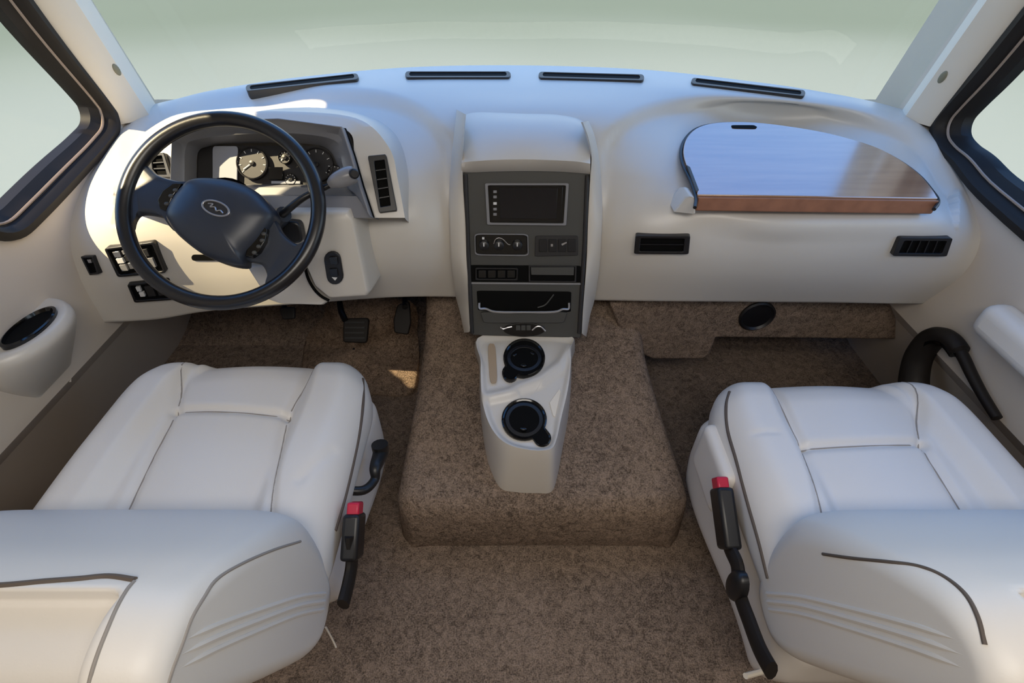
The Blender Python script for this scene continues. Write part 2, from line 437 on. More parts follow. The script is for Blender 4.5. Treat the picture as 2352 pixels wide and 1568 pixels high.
# ---------- plates that sit on the dashboard surface
def frame_at(px, py, tr=None, lift=0.004):
    l, n = hit(tr or T, px, py)
    return l + n * lift, n
def proj(outl, p0, n): return [PP(x, y, p0, n) for x, y in outl]
def round_px(outl, r=0.12, k=4):
    out = []; N = len(outl)
    for i in range(N):
        a, b, c = V(outl[i - 1] + (0,)), V(outl[i] + (0,)), V(outl[(i + 1) % N] + (0,))
        p, q = lerp(b, a, r), lerp(b, c, r)
        for j in range(k + 1):
            t = j / k; w_ = p * (1 - t) ** 2 + b * 2 * t * (1 - t) + q * t * t; out.append((w_.x, w_.y))
    return out
def inset_px(outl, k):
    cx = sum(p[0] for p in outl) / len(outl); cy = sum(p[1] for p in outl) / len(outl)
    return [(cx + (x - cx) * k[0], cy + (y - cy) * k[1]) for x, y in outl]
def quad(c, u, v): return tuple(lerp(lerp(c[0][i], c[1][i], u), lerp(c[3][i], c[2][i], u), v) for i in (0, 1))
def vent(name, q, nx, ny, parent, mframe='black', tr=None, thick=0.012, slat='black', ins=(.78, .66), lift=0.0, label=None):
    cx, cy = sum(p[0] for p in q) / 4, sum(p[1] for p in q) / 4
    p0, n = frame_at(cx, cy, tr, lift)
    o = proj(round_px(q, .07), p0, n); i_ = proj(round_px(inset_px(q, ins), .05), p0, n)
    fr = ob(name, G().ring([p - n * .03 for p in o], [p - n * .03 for p in i_], n * (thick + .03)), mframe, parent, bevel=.0015, label=label)
    ob('recess', G().prism(proj(inset_px(q, (ins[0] * 1.03, ins[1] * 1.03)), p0, n), n * .002), 'slot', fr, smooth=False)
    qi = inset_px(q, ins)
    for k in range(1, nx):
        a, b = [PP(*quad(qi, k / nx, v), p0, n) for v in (0.0, 1.0)]
        d = (b - a); s_ = d.cross(n).normalized()
        ob('slat', G().box((a + b) / 2 + n * (thick * .45), (.0025, d.length, thick * .7), (s_, d.normalized(), n)), slat, fr, smooth=False)
    for k in range(1, ny):
        a, b = [PP(*quad(qi, u, k / ny), p0, n) for u in (0.0, 1.0)]
        d = (b - a); s_ = d.cross(n).normalized()
        ob('slat', G().box((a + b) / 2 + n * (thick * .4), (.0025, d.length, thick * .7), (s_, d.normalized(), n)), slat, fr, smooth=False)
    return fr, p0, n
def pad(name, outl, parent, m, h=.006, tr=None, lift=.001, bevel=.001, c=None, label=None):
    cx, cy = c or (sum(p[0] for p in outl) / len(outl), sum(p[1] for p in outl) / len(outl))
    p0, n = frame_at(cx, cy, tr, lift)
    return ob(name, G().prism(proj(outl, p0, n), n * h), m, parent, bevel=bevel, label=label)
def stadium(a, b, r, k=8):
    a, b = V(a + (0,)), V(b + (0,)); d = (b - a).normalized(); s_ = V((-d.y, d.x, 0)); out = []
    for i in range(k + 1):
        t = PI / 2 + i * PI / k; p = a + d * (r * math.cos(t)) + s_ * (r * math.sin(t)); out.append((p.x, p.y))
    for i in range(k + 1):
        t = -PI / 2 + i * PI / k; p = b + d * (r * math.cos(t)) + s_ * (r * math.sin(t)); out.append((p.x, p.y))
    return out
# four defroster slots along the top
for a, b in (((573, 206), (817, 180)), ((938, 175), (1166, 175)), ((1244, 176), (1472, 182)), ((1594, 190), (1841, 218))):
    m_px = ((a[0] + b[0]) / 2, (a[1] + b[1]) / 2)
    p0, n = frame_at(*m_px, lift=.0)
    s1 = proj(stadium(a, b, 7.0), p0, n); s2 = proj(stadium((a[0] + 7, a[1] - 1), (b[0] - 7, b[1] - 1), 4.6), p0, n)
    f_ = ob('defroster_vent', G().ring([p - n * .02 for p in s1], [p - n * .02 for p in s2], n * .026), 'darkgrey', dash, bevel=.001)
    ob('slot', G().prism(s2, n * .003), 'slot', f_, smooth=False)

# passenger side pocket and vent
vent('dash_pocket', [(1460, 537), (1585, 538), (1581, 580), (1456, 579)], 1, 2, dash, ins=(.80, .70))
vent('air_vent', [(2061, 541), (2182, 542), (2168, 584), (2044, 583)], 5, 1, dash, ins=(.80, .68))
# switch panels by the left knee
sp, p0, n = vent('switch_panel', [(244, 566), (358, 551), (386, 622), (275, 632)], 1, 1, dash, ins=(.90, .86))
q = [(256, 574), (350, 560), (374, 616), (282, 624)]
def sub_pad(par, q, u0, v0, u1, v1, m, h, p0, n, name='switch'):
    return ob(name, G().prism(proj([quad(q, u0, v0), quad(q, u1, v0), quad(q, u1, v1), quad(q, u0, v1)], p0 + n * .002, n), n * h), m, par, bevel=.0008)
for (u0, v0, u1, v1, m) in ((.04, .05, .20, .30, 'silver'), (.04, .36, .20, .58, 'white'), (.04, .64, .20, .92, 'midgrey'), (.26, .05, .46, .22, 'midgrey'), (.26, .60, .44, .86, 'silver'), (.26, .28, .44, .52, 'darkgrey'), (.60, .12, .86, .42, 'darkgrey'), (.56, .50, .90, .88, 'midgrey')):
    sub_pad(sp, q, u0, v0, u1, v1, m, .008, p0, n)
sp, p0, n = vent('switch_panel', [(295, 648), (388, 637), (405, 682), (312, 689)], 1, 1, dash, ins=(.88, .80))
q = [(303, 653), (384, 643), (398, 678), (318, 684)]
for (u0, v0, u1, v1, m) in ((.10, .12, .22, .44, 'white'), (.12, .52, .26, .82, 'white'), (.34, .15, .56, .85, 'darkgrey'), (.64, .15, .88, .85, 'darkgrey')):
    sub_pad(sp, q, u0, v0, u1, v1, m, .008, p0, n)
sp, p0, n = vent('switch_panel', [(193, 586), (220, 585), (235, 626), (214, 629)], 1, 1, dash, ins=(.74, .80))
sub_pad(sp, [(197, 590), (218, 590), (230, 623), (216, 625)], .2, .12, .6, .36, 'silver', .006, p0, n)
pad('coin_slot', stadium((447, 591), (500, 591), 7), dash, 'slot', .002)

# ---------- instrument hood
BY0, BY1 = 1.13, 1.25
bp0 = PY(630, 500, BY0); bp1 = PY(630, 290, BY1)
bn = (bp1 - bp0).cross(V((1, 0, 0))).normalized()
if bn.dot(EYE - bp0) < 0: bn = -bn
def BP(x, y, off=0): return PP(x, y, bp0 + bn * off, bn)
Fp = [(405, 470), (408, 400), (411, 323), (436, 300), (515, 284), (650, 279), (794, 298), (815, 360), (835, 430), (858, 500)]
Op = [(322, 480), (325, 400), (338, 345), (400, 285), (515, 262), (650, 256), (818, 272), (893, 338), (915, 420), (930, 500)]
Bp = [(285, 480), (285, 400), (300, 320), (390, 258), (510, 242), (650, 236), (805, 248), (900, 290), (937, 380), (938, 506)]
Fc = cr([BP(x, y, -.012) for x, y in Fp], 8)
Ooff = [-.022, -.022, -.02, -.03, -.035, -.035, -.035, -.02, -.02, -.02]
Oc = cr([BP(x, y, o) for (x, y), o in zip(Op, Ooff)], 8)
Bc = cr([(hit(T, x, y)[0] or PY(x, y, 1.3)) + V((0, .008, -.012)) for x, y in Bp], 8)
rows = [Fc]
for t in (.3, .7): rows.append([lerp(a, b, t) for a, b in zip(Fc, Oc)])
rows.append(Oc)
for t in (.12, .35, .65, 1):
    rows.append([lerp(a, b, t) + bn * (.012 * math.sin(PI * t)) for a, b in zip(Oc, Bc)])
hood = ob('instrument_hood', G().grid(rows), 'dash', dash, angle=50)
TH = tree(hood)
ob('hood_seam', G().tube([p + bn * .006 for p in Bc[54:]], .0022, 6), 'seam', hood)
vent('air_vent', [(846, 360), (888, 356), (913, 485), (872, 490)], 1, 5, dash, tr=TH, ins=(.55, .80), thick=.010, lift=.002)
vent('air_vent', [(346, 356), (383, 352), (401, 409), (352, 409)], 1, 3, dash, tr=TH, ins=(.62, .75), thick=.010, lift=.002)

# ---------- instrument cluster
cl = thing('instrument_cluster', 'grey instrument cluster with dials behind the steering wheel rim', 'instrument cluster', BP(630, 400, 0))
Fo = [(404, 500)] + Fp[1:] ; 
outer = [BP(x, y, 0) for x, y in Fo]; outer = [lerp(outer[i], outer[i + 1], k / 6) for i in range(len(outer) - 1) for k in range(6)] + [outer[-1]]
ipx = [(424, 500), (424, 400), (426, 340), (446, 322), (520, 312), (650, 305), (768, 322), (785, 372), (800, 430), (812, 440)]
inner = cr([BP(x, y, -.006) for x, y in ipx], 6)
back = cr([BP(x, y, -.062) for x, y in [(452, 500), (452, 400), (455, 350), (480, 336), (530, 330), (650, 328), (745, 338), (775, 380), (792, 420), (800, 440)]], 6)
ob('bezel', G().grid([[p - bn * .05 for p in outer], [p + bn * .026 for p in outer], [lerp(a, b, .10) + bn * .028 for a, b in zip(outer, inner)], [lerp(a, b, .55) + bn * .006 for a, b in zip(outer, inner)], inner, back]), 'midgrey', cl, bevel=.001, angle=30)
ob('bezel_gap', G().tube([p + bn * .001 for p in outer], .0035, 6), 'slot', cl)
# lower apron of the cluster
ob('apron', G().grid([[BP(x, y, o) for x, y, o in r] for r in (
   [(404, 424, -.055), (812, 424, -.055)], [(404, 430, -.035), (820, 430, -.035)], [(404, 446, -.03), (826, 448, -.03)], [(404, 450, -.005), (832, 450, -.005)], [(404, 500, .006), (858, 500, .006)], [(404, 503, -.05), (858, 503, -.05)])]), 'midgrey', cl, angle=30)
fp = ob('gauge_panel', G().prism([BP(x, y, -.066) for x, y in round_px([(455, 335), (770, 335), (800, 440), (450, 440)], .1)], -bn * .004), 'darkgrey', cl)
ob('pale_screen', G().prism([BP(x, y, -.056) for x, y in round_px([(490, 336), (548, 336), (546, 424), (490, 424)], .12)], bn * .004), 'paper', cl, bevel=.001, label='pale left end of the gauge panel')
def gauge(px, py, r, mm='paper'):
    c = BP(px, py, -.056); a = (BP(px + 10, py, -.056) - c).normalized(); b = bn.cross(a)
    g0 = ob('gauge', G().lathe(c, bn, [(0.0001, -.002), (r, -.002), (r, .004), (r * .93, .006), (r * .9, .001), (.0001, .001)], 32), 'darkgrey', cl)
    g1 = G()
    for k in range(9):
        t = math.radians(220 - k * 32.5); d = a * math.cos(t) + b * math.sin(t); s_ = bn.cross(d)
        g1.box(c + d * (r * .78) + bn * .002, (r * .16, .0016, .0012), (d, s_, bn))
    ob('tick_marks', g1, 'white', g0, smooth=False)
    t = math.radians(215); d = a * math.cos(t) + b * math.sin(t)
    ob('needle', G().box(c + d * (r * .3) + bn * .004, (r * .75, .0022, .0012), (d, bn.cross(d), bn)), 'white', g0, smooth=False)
    ob('needle_cap', G().lathe(c, bn, [(.006, .002), (.006, .006), (.0001, .007)], 14), 'black', g0)
gauge(580, 375, .040); gauge(728, 378, .042); gauge(770, 398, .020); gauge(655, 362, .016); gauge(668, 412, .015); 
ob('odometer', G().prism([BP(x, y, -.054) for x, y in [(618, 384), (650, 384), (650, 412), (618, 412)]], bn * .003), 'gloss', cl, bevel=.0006)
ob('warning_light_row', G().prism([BP(x, y, -.054) for x, y in [(624, 416), (690, 416), (690, 422), (624, 422)]], bn * .002), 'paper', cl, smooth=False)

# ---------- steering column cover
col = thing('steering_column', 'cream column cover below the wheel with black oval switch', 'steering column', (-.50, 1.15, .60))
def shroud(outl, y0, dz, depth, name, parent):
    p0 = PY(740, 500, y0); n = V((0, -1, dz)).normalized()
    o = proj(round_px(outl, .12, 4), p0, n); cc = sum(o, V()) / len(o)
    rows = [[p - n * depth for p in o], [p - n * .022 for p in o], [lerp(p, cc, .035) - n * .006 for p in o], [lerp(p, cc, .09) for p in o]]
    g = G().grid(rows, cu=True); k = len(g.v) - len(o); g.f.append(tuple(k + i for i in range(len(o))))
    return ob(name, g, 'dash', parent, angle=60), p0, n
s1, sp0, sn = shroud([(640, 482), (798, 482), (812, 500), (848, 674), (842, 684), (757, 689), (722, 660), (700, 610), (640, 600)], 1.115, .22, .16, 'column_cover', col)
s2, _, _ = shroud([(560, 610), (690, 600), (706, 625), (728, 664), (752, 694), (744, 703), (640, 700), (612, 690)], 1.135, .22, .14, 'lower_column_cover', col)
TS = tree(s1)
p0_ = sp0 + sn * .001
ob('cover_gap', G().tube(cr([PP(x, y, sp0 - sn * .012, sn) for x, y in ((700, 612), (708, 640), (722, 664), (738, 680), (756, 690))], 6), .004, 8), 'slot', col)
sw = ob('oval_switch', G().prism(proj(stadium((765, 594), (771, 632), 19), p0_, sn), sn * .008), 'black', col, bevel=.002, label='black oval rocker switch')
for yy in (598, 625): ob('rocker', G().prism(proj(round_px([(756, yy - 9), (775, yy - 10), (778, yy + 8), (760, yy + 9)], .2), p0_ + sn * .008, sn), sn * .004), 'gloss', sw, bevel=.001)
ob('rocker_mark', G().prism(proj([(762, 636), (775, 637), (770, 644)], p0_ + sn * .008, sn), sn * .001), 'white', sw, smooth=False)
ob('ignition_housing', G().prism(proj(round_px([(662, 500), (697, 503), (706, 550), (655, 552)], .3), p0_, sn), sn * .03), 'black', col, bevel=.006, seg=3)

# gear stalk
st = thing('gear_lever', 'black column gear lever with grey knob behind the right wheel rim', 'gear lever', PY(645, 495, 1.08))
ob('stalk', G().tube(cr([PY(635, 505, 1.07), PY(665, 478, 1.06), PY(700, 452, 1.07), PY(735, 436, 1.09), PY(765, 422, 1.10)], 8), lambda t: .009 - .003 * t, 12), 'black', st)
ob('stalk_boss', G().tube([PY(628, 512, 1.10), PY(640, 500, 1.08), PY(652, 492, 1.065)], lambda t: .026 - .008 * t, 14), 'wheel', st)
ob('knob', G().tube(cr([PY(758, 424, 1.098), PY(770, 416, 1.10), PY(790, 408, 1.105), PY(806, 402, 1.11), PY(816, 398, 1.112)], 6), lambda t: .010 + .011 * math.sin(PI * min(1, t * 1.0) * .8) , 16), 'midgrey', st, label='grey end knob')
ob('knob_button', G().lathe(PY(813, 399, 1.095), (0.5, -.8, .3), [(.011, -.01), (.011, .004), (.008, .007), (.0001, .007)], 18), 'black', st)

# ---------- steering wheel
W0 = V((-.642, 1.03, .922)); el, az = math.radians(45), math.radians(5)
wn = V((math.sin(az) * math.cos(el), -math.cos(az) * math.cos(el), math.sin(el)))
wa = V((0, 0, 1)).cross(wn).normalized(); wb = wn.cross(wa)
def WP(x, y, h=0): return PP(x, y, W0 + wn * h, wn)
sw_ = thing('steering_wheel', 'large dark navy steering wheel with two spokes and oval badge on its hub', 'steering wheel', W0)
RM, rm = .2085, .0165
rim_pts = [W0 + wa * (RM * math.cos(t)) + wb * (RM * math.sin(t)) for t in [i * 2 * PI / 96 for i in range(96)]]
ob('rim', G().tube(rim_pts, rm, 16, closed=True, nrm=wn), 'wheelrim', sw_) if 'wheelrim' in M else ob('rim', G().tube(rim_pts, rm, 16, closed=True, nrm=wn), mat('black_wheel_grip', (24, 24, 28), .28, .6, bump=(500, .1, .0004)), sw_)
def spoke(outl, name, mid):
    o = [WP(x, y, -.004) for x, y in outl]; cc = sum(o, V()) / len(o)
    g = G().grid([[p - wn * .014 for p in o], [p for p in o], [lerp(p, cc, .10) + wn * .007 for p in o], [lerp(p, cc, .3) + wn * .008 for p in o]], cu=True)
    k = len(g.v) - len(o); g.f.append(tuple(k + i for i in range(len(o)))); g.f.append(tuple(range(len(o))))
    return ob(name, g, 'wheel', sw_, angle=55)
spoke([(p.x, p.y) for p in cr([V(q + (0,)) for q in [(294, 478), (292, 440), (302, 402), (322, 370), (338, 380), (362, 402), (411, 416), (455, 420), (445, 470), (405, 530), (381, 503), (345, 492), (318, 492), (306, 506), (300, 524)]], 4, True)], 'spoke', None)
spoke([(p.x, p.y) for p in cr([V(q + (0,)) for q in [(615, 480), (632, 503), (647, 532), (668, 552), (690, 562), (712, 552), (722, 570), (702, 604), (672, 636), (640, 660), (610, 668), (610, 654), (614, 634), (600, 607), (560, 596), (540, 570)]], 4, True)], 'spoke', None)
hubpx = [(445, 413), (495, 411), (546, 420), (586, 438), (613, 463), (632, 494), (622, 522), (596, 560), (566, 592), (560, 610), (520, 606), (470, 586), (424, 552), (399, 525), (385, 494), (398, 462), (420, 432)]
ho = cr([WP(x, y, .004) for x, y in hubpx], 4, True)
hub = ob('hub_pad', G().dome(ho, wn, .038, 12, ex=.62, depth=.03), 'wheel', sw_, angle=60)
THB = tree(hub)
ob('hub_back', G().lathe(W0 - wn * .0, wn, [(.075, -.004), (.07, -.05), (.045, -.075), (.045, -.17), (.0001, -.17)], 30), 'black', sw_)
# badge
bc, bnn = hit(THB, 497, 479)
ba = (WP(530, 491, .04) - WP(464, 467, .04)).normalized(); ba = (ba - bnn * ba.dot(bnn)).normalized(); bb = bnn.cross(ba)
def EL(a, b, h, n=28): return [bc + ba * (a * x) + bb * (b * y) + bnn * h for x, y in circ(n)]
bad = ob('badge', G().ring(EL(.031, .0165, -.002), EL(.027, .013, -.002), bnn * .006), 'silver', sw_, bevel=.0006, label='oval silver badge with script')
ob('badge_field', G().prism(EL(.0275, .0135, -.003), bnn * .004), 'darkgrey', bad)
scr = cr([bc + ba * x + bb * y + bnn * .0022 for x, y in ((-.019, .004), (-.010, .0065), (-.012, -.001), (-.003, .0015), (.003, -.0045), (.010, -.001), (.018, -.005))], 6)
ob('badge_script', G().tube(scr, .0016, 6), 'silver', bad)
# thumb switches on the spokes
for outl, cols_ in (([(388, 486), (372, 482), (366, 462), (378, 440), (400, 424), (423, 423), (404, 450)], [(383, 468), (393, 450), (403, 437)]),
             ([(566, 590), (572, 566), (592, 540), (606, 520), (617, 527), (612, 556), (598, 580), (582, 592)], [(606, 537), (602, 552), (594, 566), (584, 580)])):
    o = [WP(x, y, .010) for x, y in outl]
    t_ = ob('thumb_switch', G().prism([p - wn * .01 for p in o], wn * .018), 'gloss', sw_, bevel=.002)
    for x, y in cols_:
        c_ = WP(x, y, .018); ob('button', G().dome([c_ + wa * (.0055 * a) + wb * (.0045 * b) for a, b in circ(10)], wn, .003), 'grey', t_)

# ---------- centre console stack
cs = thing('center_console', 'cream and charcoal centre console with screen and controls in the middle of the dashboard', 'console', (.04, 1.3, .46))
f0, f1 = PY(1208, 396, 1.285), PY(1208, 770, 1.145)
fn = (f1 - f0).cross(V((1, 0, 0))).normalized()
if fn.dot(EYE - f0) < 0: fn = -fn
def FP(x, y, h=0): return PP(x, y, f0 + fn * h, fn)
ob('fascia', G().prism([FP(x, y) for x, y in [(1062, 396), (1120, 390), (1208, 388), (1300, 391), (1356, 398), (1350, 500), (1343, 640), (1334, 776), (1085, 770), (1078, 640), (1070, 500)]], -fn * .09), 'grey', cs, bevel=.003)
ob('side_rail', G().tube([FP(1069, 400, .002), FP(1075, 560, .002), FP(1084, 765, .002)], .006, 8), 'darkgrey', cs)
ob('side_rail', G().tube([FP(1349, 402, .002), FP(1343, 560, .002), FP(1330, 765, .002)], .006, 8), 'darkgrey', cs)
# cap over the console
cap = []
ed = {245: (1060, 1352), 300: (1062, 1358), 345: (1060, 1360), 378: (1058, 1358)}
def caprow(pts): return cr(pts, 10)
top = caprow([hit(T, x, y)[0] + V((0, .005, -.008)) for x, y in ((1048, 250), (1085, 243), (1140, 246), (1208, 250), (1275, 252), (1325, 262), (1352, 280))])
r1 = caprow([PZ(x, y, z) for x, y, z in ((1058, 275, .985), (1090, 270, .993), (1140, 272, .997), (1208, 275, .998), (1275, 276, .997), (1325, 284, .993), (1355, 300, .985))])
r2 = caprow([PZ(x, y, z) for x, y, z in ((1060, 325, .965), (1090, 322, .978), (1140, 322, .982), (1208, 322, .984), (1275, 323, .982), (1325, 327, .978), (1356, 335, .965))])
r3 = caprow([PZ(x, y, z) for x, y, z in ((1060, 372, .938), (1090, 370, .946), (1140, 367, .949), (1208, 366, .95), (1275, 368, .949), (1325, 371, .946), (1356, 376, .938))])
r4 = caprow([FP(x, y, h) for x, y, h in ((1060, 386, .03), (1090, 384, .035), (1140, 381, .037), (1208, 379, .038), (1275, 381, .037), (1325, 385, .035), (1356, 388, .03))])
r5 = caprow([FP(x, y, h) for x, y, h in ((1060, 396, .004), (1090, 396, .004), (1140, 394, .004), (1208, 393, .004), (1275, 394, .004), (1325, 397, .004), (1356, 400, .004))])
ob('console_cap', G().grid([top, r1, r2, r3, r4, r5]), 'dash', cs, angle=60)
# tall cheeks
def cheek(outer_, inner_):
    n_ = len(outer_); O = []; I = []
    for (x, y) in outer_:
        l, nn = hit(T, x, min(y, 680))
        if y > 680: l = FP(x, y, -.09)
        O.append(l + V((0, .012, -.004)))
    for (x, y, h) in inner_: I.append(FP(x, y, h))
    O = cr(O, 8); I = cr(I, 8)
    rows = []
    for k in range(len(O)):
        o, i = O[k], I[k]; d = i - o
        out_ = (fn + (o - i).normalized() * .35).normalized()
        b = lerp(o, i, .22) + fn * .030; c = lerp(o, i, .62) + fn * .020; c2 = lerp(o, i, .88) + fn * .012
        rows.append([o, lerp(o, b, .6) + fn * .004, b, c, c2, i + fn * .004, i - fn * .03])
    return ob('side_cheek', G().grid(rows), 'dash', cs, angle=60)
cheek([(1048, 250), (1042, 300), (1036, 360), (1030, 430), (1029, 510), (1033, 600), (1044, 676), (1054, 715), (1064, 757)],
      [(1068, 262, .14), (1064, 310, .08), (1062, 360, .03), (1064, 430, 0), (1069, 510, 0), (1072, 600, 0), (1078, 676, 0), (1081, 715, 0), (1079, 760, 0)])
cheek([(1352, 276), (1366, 310), (1376, 360), (1384, 430), (1386, 510), (1381, 600), (1369, 680), (1357, 720), (1347, 768)],
      [(1338, 280, .14), (1352, 320, .08), (1358, 360, .03), (1354, 430, 0), (1350, 510, 0), (1347, 600, 0), (1341, 680, 0), (1338, 720, 0), (1336, 764, 0)])
def fpad(name, q, h0, h1, m, par, r=.08, bevel=.0012, label=None):
    return ob(name, G().prism([FP(x, y, h0) for x, y in round_px(q, r)], fn * (h1 - h0)), m, par, bevel=bevel, label=label)
def fring(name, q, ins, h0, h1, m, par, r=.08, label=None):
    return ob(name, G().ring([FP(x, y, h0) for x, y in round_px(q, r)], [FP(x, y, h0) for x, y in round_px(inset_px(q, ins), r)], fn * (h1 - h0)), m, par, bevel=.001, label=label)
rad = fring('screen_bezel', [(1114, 420), (1306, 420), (1300, 517), (1119, 515)], (.93, .90), 0, .008, 'midgrey', cs, .03)
ob('screen_recess', G().prism([FP(x, y, .001) for x, y in [(1121, 425), (1299, 425), (1293, 512), (1125, 511)]], fn * .003), 'gloss', cs, smooth=False)
rd = fpad('screen', [(1127, 427), (1293, 427), (1288, 509), (1130, 508)], .002, .010, 'gloss', cs, .03, label='dark touch screen head unit')
fpad('display', [(1147, 432), (1281, 432), (1277, 502), (1149, 501)], .0095, .0112, 'screen', rd, .02)
for yy in (440, 452, 467, 480, 492): fpad('button', [(1133, yy - 3), (1141, yy - 3), (1141, yy + 3), (1133, yy + 3)], .0095, .0115, 'midgrey' if yy != 467 else 'white', rd)
# climate panel with three knobs
cp = fring('climate_panel', [(1090, 535), (1213, 536), (1214, 587), (1091, 585)], (.965, .90), 0, .008, 'midgrey', cs, .12)
fpad('climate_panel_face', [(1093, 538), (1210, 539), (1211, 583), (1094, 582)], .001, .004, 'gloss', cs, .12)
for cx_ in (1112, 1146, 1188):
    c_ = FP(cx_, 562, .004)
    k_ = ob('climate_knob', G().lathe(c_, fn, [(.0145, 0), (.0135, .012), (.011, .014), (.0001, .014)], 24), 'black', cs)
    ob('knob_pointer', G().box(c_ + fn * .0145 + V((0, 0, .004)), (.003, .010, .002), (V((1, 0, 0)), fn.cross(V((1, 0, 0))), fn)), 'white', k_, smooth=False)
ob('knob_scale', G().tube(cr([FP(x, y, .005) for x, y in ((1134, 560), (1138, 550), (1146, 546), (1156, 550), (1166, 560), (1172, 562))], 5), .0012, 6), 'silver', cs)
ob('indicator', G().box(FP(1110, 547, .006), (.006, .006, .003), (V((1, 0, 0)), fn.cross(V((1, 0, 0))), fn)), 'white', cs, smooth=False)
c2 = fpad('switch_bank', [(1230, 541), (1327, 541), (1327, 586), (1228, 588)], 0, .005, 'darkgrey', cs, .06)
for a in range(4): fpad('toggle', [(1238 + a * 22, 549), (1256 + a * 22, 549), (1256 + a * 22, 578), (1238 + a * 22, 578)], .005, .008, 'black', c2, .1)
fpad('toggle_mark', [(1265, 560), (1270, 560), (1270, 566), (1265, 566)], .008, .009, 'silver', c2); fpad('toggle_mark', [(1289, 560), (1301, 555), (1302, 558), (1291, 564)], .008, .009, 'silver', c2)
# lower switch row and shelf
fpad('lower_recess', [(1078, 608), (1334, 610), (1333, 648), (1079, 646)], 0, .003, 'slot', cs, .04)
vr = fring('switch_row', [(1092, 613), (1190, 614), (1189, 643), (1092, 642)], (.93, .74), .003, .010, 'black', cs, .08)
for a in range(4): fpad('rocker', [(1099 + a * 22, 619), (1117 + a * 22, 619), (1117 + a * 22, 637), (1099 + a * 22, 637)], .003, .009, 'gloss', vr, .12)
fpad('small_shelf', [(1219, 612), (1318, 612), (1317, 630), (1220, 629)], .003, .012, 'grey', cs, .03)
fring('slot_frame', [(1214, 609), (1324, 610), (1323, 647), (1214, 646)], (.93, .88), .003, .008, 'darkgrey', cs, .03)
ob('trim_line', G().tube([FP(1080, 650, .002), FP(1334, 652, .002)], .003, 6), 'midgrey', cs)
# ashtray bin with bright lip
bn_ = fpad('bin_mouth', [(1095, 667), (1312, 669), (1311, 716), (1098, 712)], .0, .003, 'slot', cs, .06)
ob('bin_lip', G().tube(cr([FP(x, y, h) for x, y, h in ((1101, 695, .006), (1102, 708, .008), (1116, 709, .012), (1140, 716, .014), (1208, 717, .016), (1272, 716, .014), (1292, 710, .012), (1306, 709, .008), (1307, 695, .006))], 6), .0035, 8), 'silver', cs, label='bright metal lip of the bin')
fpad('bin_door', [(1104, 714), (1302, 714), (1294, 738), (1112, 738)], 0, .012, 'grey', cs, .1)
ob('bin_cable', G().tube(cr([FP(x, y, .006) for x, y in ((1235, 706), (1252, 700), (1266, 684), (1272, 676))], 5), .002, 6), 'grey', cs)
c3 = ob('socket_plate', G().prism([FP(x, y, 0) for x, y in inset_px([(1204 + 48 * a, 756 + 16 * b) for a, b in circ(28)], (1, 1))], fn * .004), 'gloss', cs, bevel=.001)
for xx in (1190, 1202, 1214): fpad('socket', [(xx - 5, 746), (xx + 5, 746), (xx + 5, 757), (xx - 5, 757)], .004, .010, 'grey', c3)
ob('socket_rim', G().tube(cr([FP(x, y, .006) for x, y in ((1149, 751), (1156, 755), (1166, 752), (1176, 750))], 5), .0022, 6), 'silver', c3)
ob('socket_rim', G().tube(cr([FP(x, y, .006) for x, y in ((1222, 758), (1232, 750), (1242, 750), (1253, 760))], 5), .0025, 6), 'silver', c3)

# ---------- wooden lid on the passenger side
lp0, lp1 = PZ(1735, 288, .945), PZ(1735, 449, .893)
ln = (lp1 - lp0).cross(V((1, 0, 0))).normalized()
if ln.z < 0: ln = -ln
def LP(x, y, h=0): return PP(x, y, lp0 + ln * h, ln)
lid = thing('wooden_table_lid', 'brown wooden fold-up table lid set into the passenger side of the dashboard', 'table lid', LP(1800, 400))
lpx = [(1603, 447), (1592, 410), (1574, 370), (1570, 340), (1580, 312), (1606, 291), (1650, 281), (1720, 280), (1800, 288), (1900, 305), (2000, 333), (2060, 362), (2110, 398), (2140, 432), (2155, 455)]
lo = cr([LP(x, y) for x, y in lpx], 5)
ob('lid_panel', G().prism(lo, -ln * .012), 'wood', lid, bevel=.002)
bot = PY(1605, 478, lo[0].y - .004); dlen = (lo[0].z - bot.z)
e0, e1 = lo[0], lo[-1]
ob('lid_edge', G().prism([e0 + V((0, -.012, -.001)), e0 + V((0, .02, -.0125)), e1 + V((-.01, .02, -.0125)), e1 + V((-.001, -.010, -.001))], V((0, .0, -.036))), 'woodedge', lid, bevel=.003, label='red brown rounded front edge')
ob('finger_slot', G().prism([LP(x, y, .0002) for x, y in round_px([(1679, 288), (1731, 288), (1739, 292), (1735, 296), (1682, 295)], .2)], ln * .0012), 'slot', lid, smooth=False)
gk = [p - ln * .008 for p in cr([LP(x, y) for x, y in [(1598, 470), (1600, 447), (1588, 410), (1570, 372), (1566, 340), (1577, 311), (1604, 289), (1650, 279), (1720, 278), (1800, 286), (1900, 303), (2000, 331), (2062, 360), (2113, 396), (2145, 432), (2160, 456), (2150, 474)]], 5)]
ob('lid_seal', G().tube(gk, .0045, 8), 'black', lid)
ob('hinge_bracket', G().prism([LP(x, y, -.004) for x, y in ((1576, 383), (1584, 388), (1604, 440), (1598, 444))], ln * .006), 'grey', lid, bevel=.001)
# moulded step left of the lid
step = G()
sa = [PY(1598, 455, 1.165), PY(1598, 492, 1.155), PY(1590, 492, 1.155), PY(1546, 488, 1.19), PY(1575, 452, 1.19), PY(1588, 452, 1.17)]
ob('moulded_step', step.prism(sa, (0, .06, .0)), 'dash', dash, bevel=.004, seg=3)

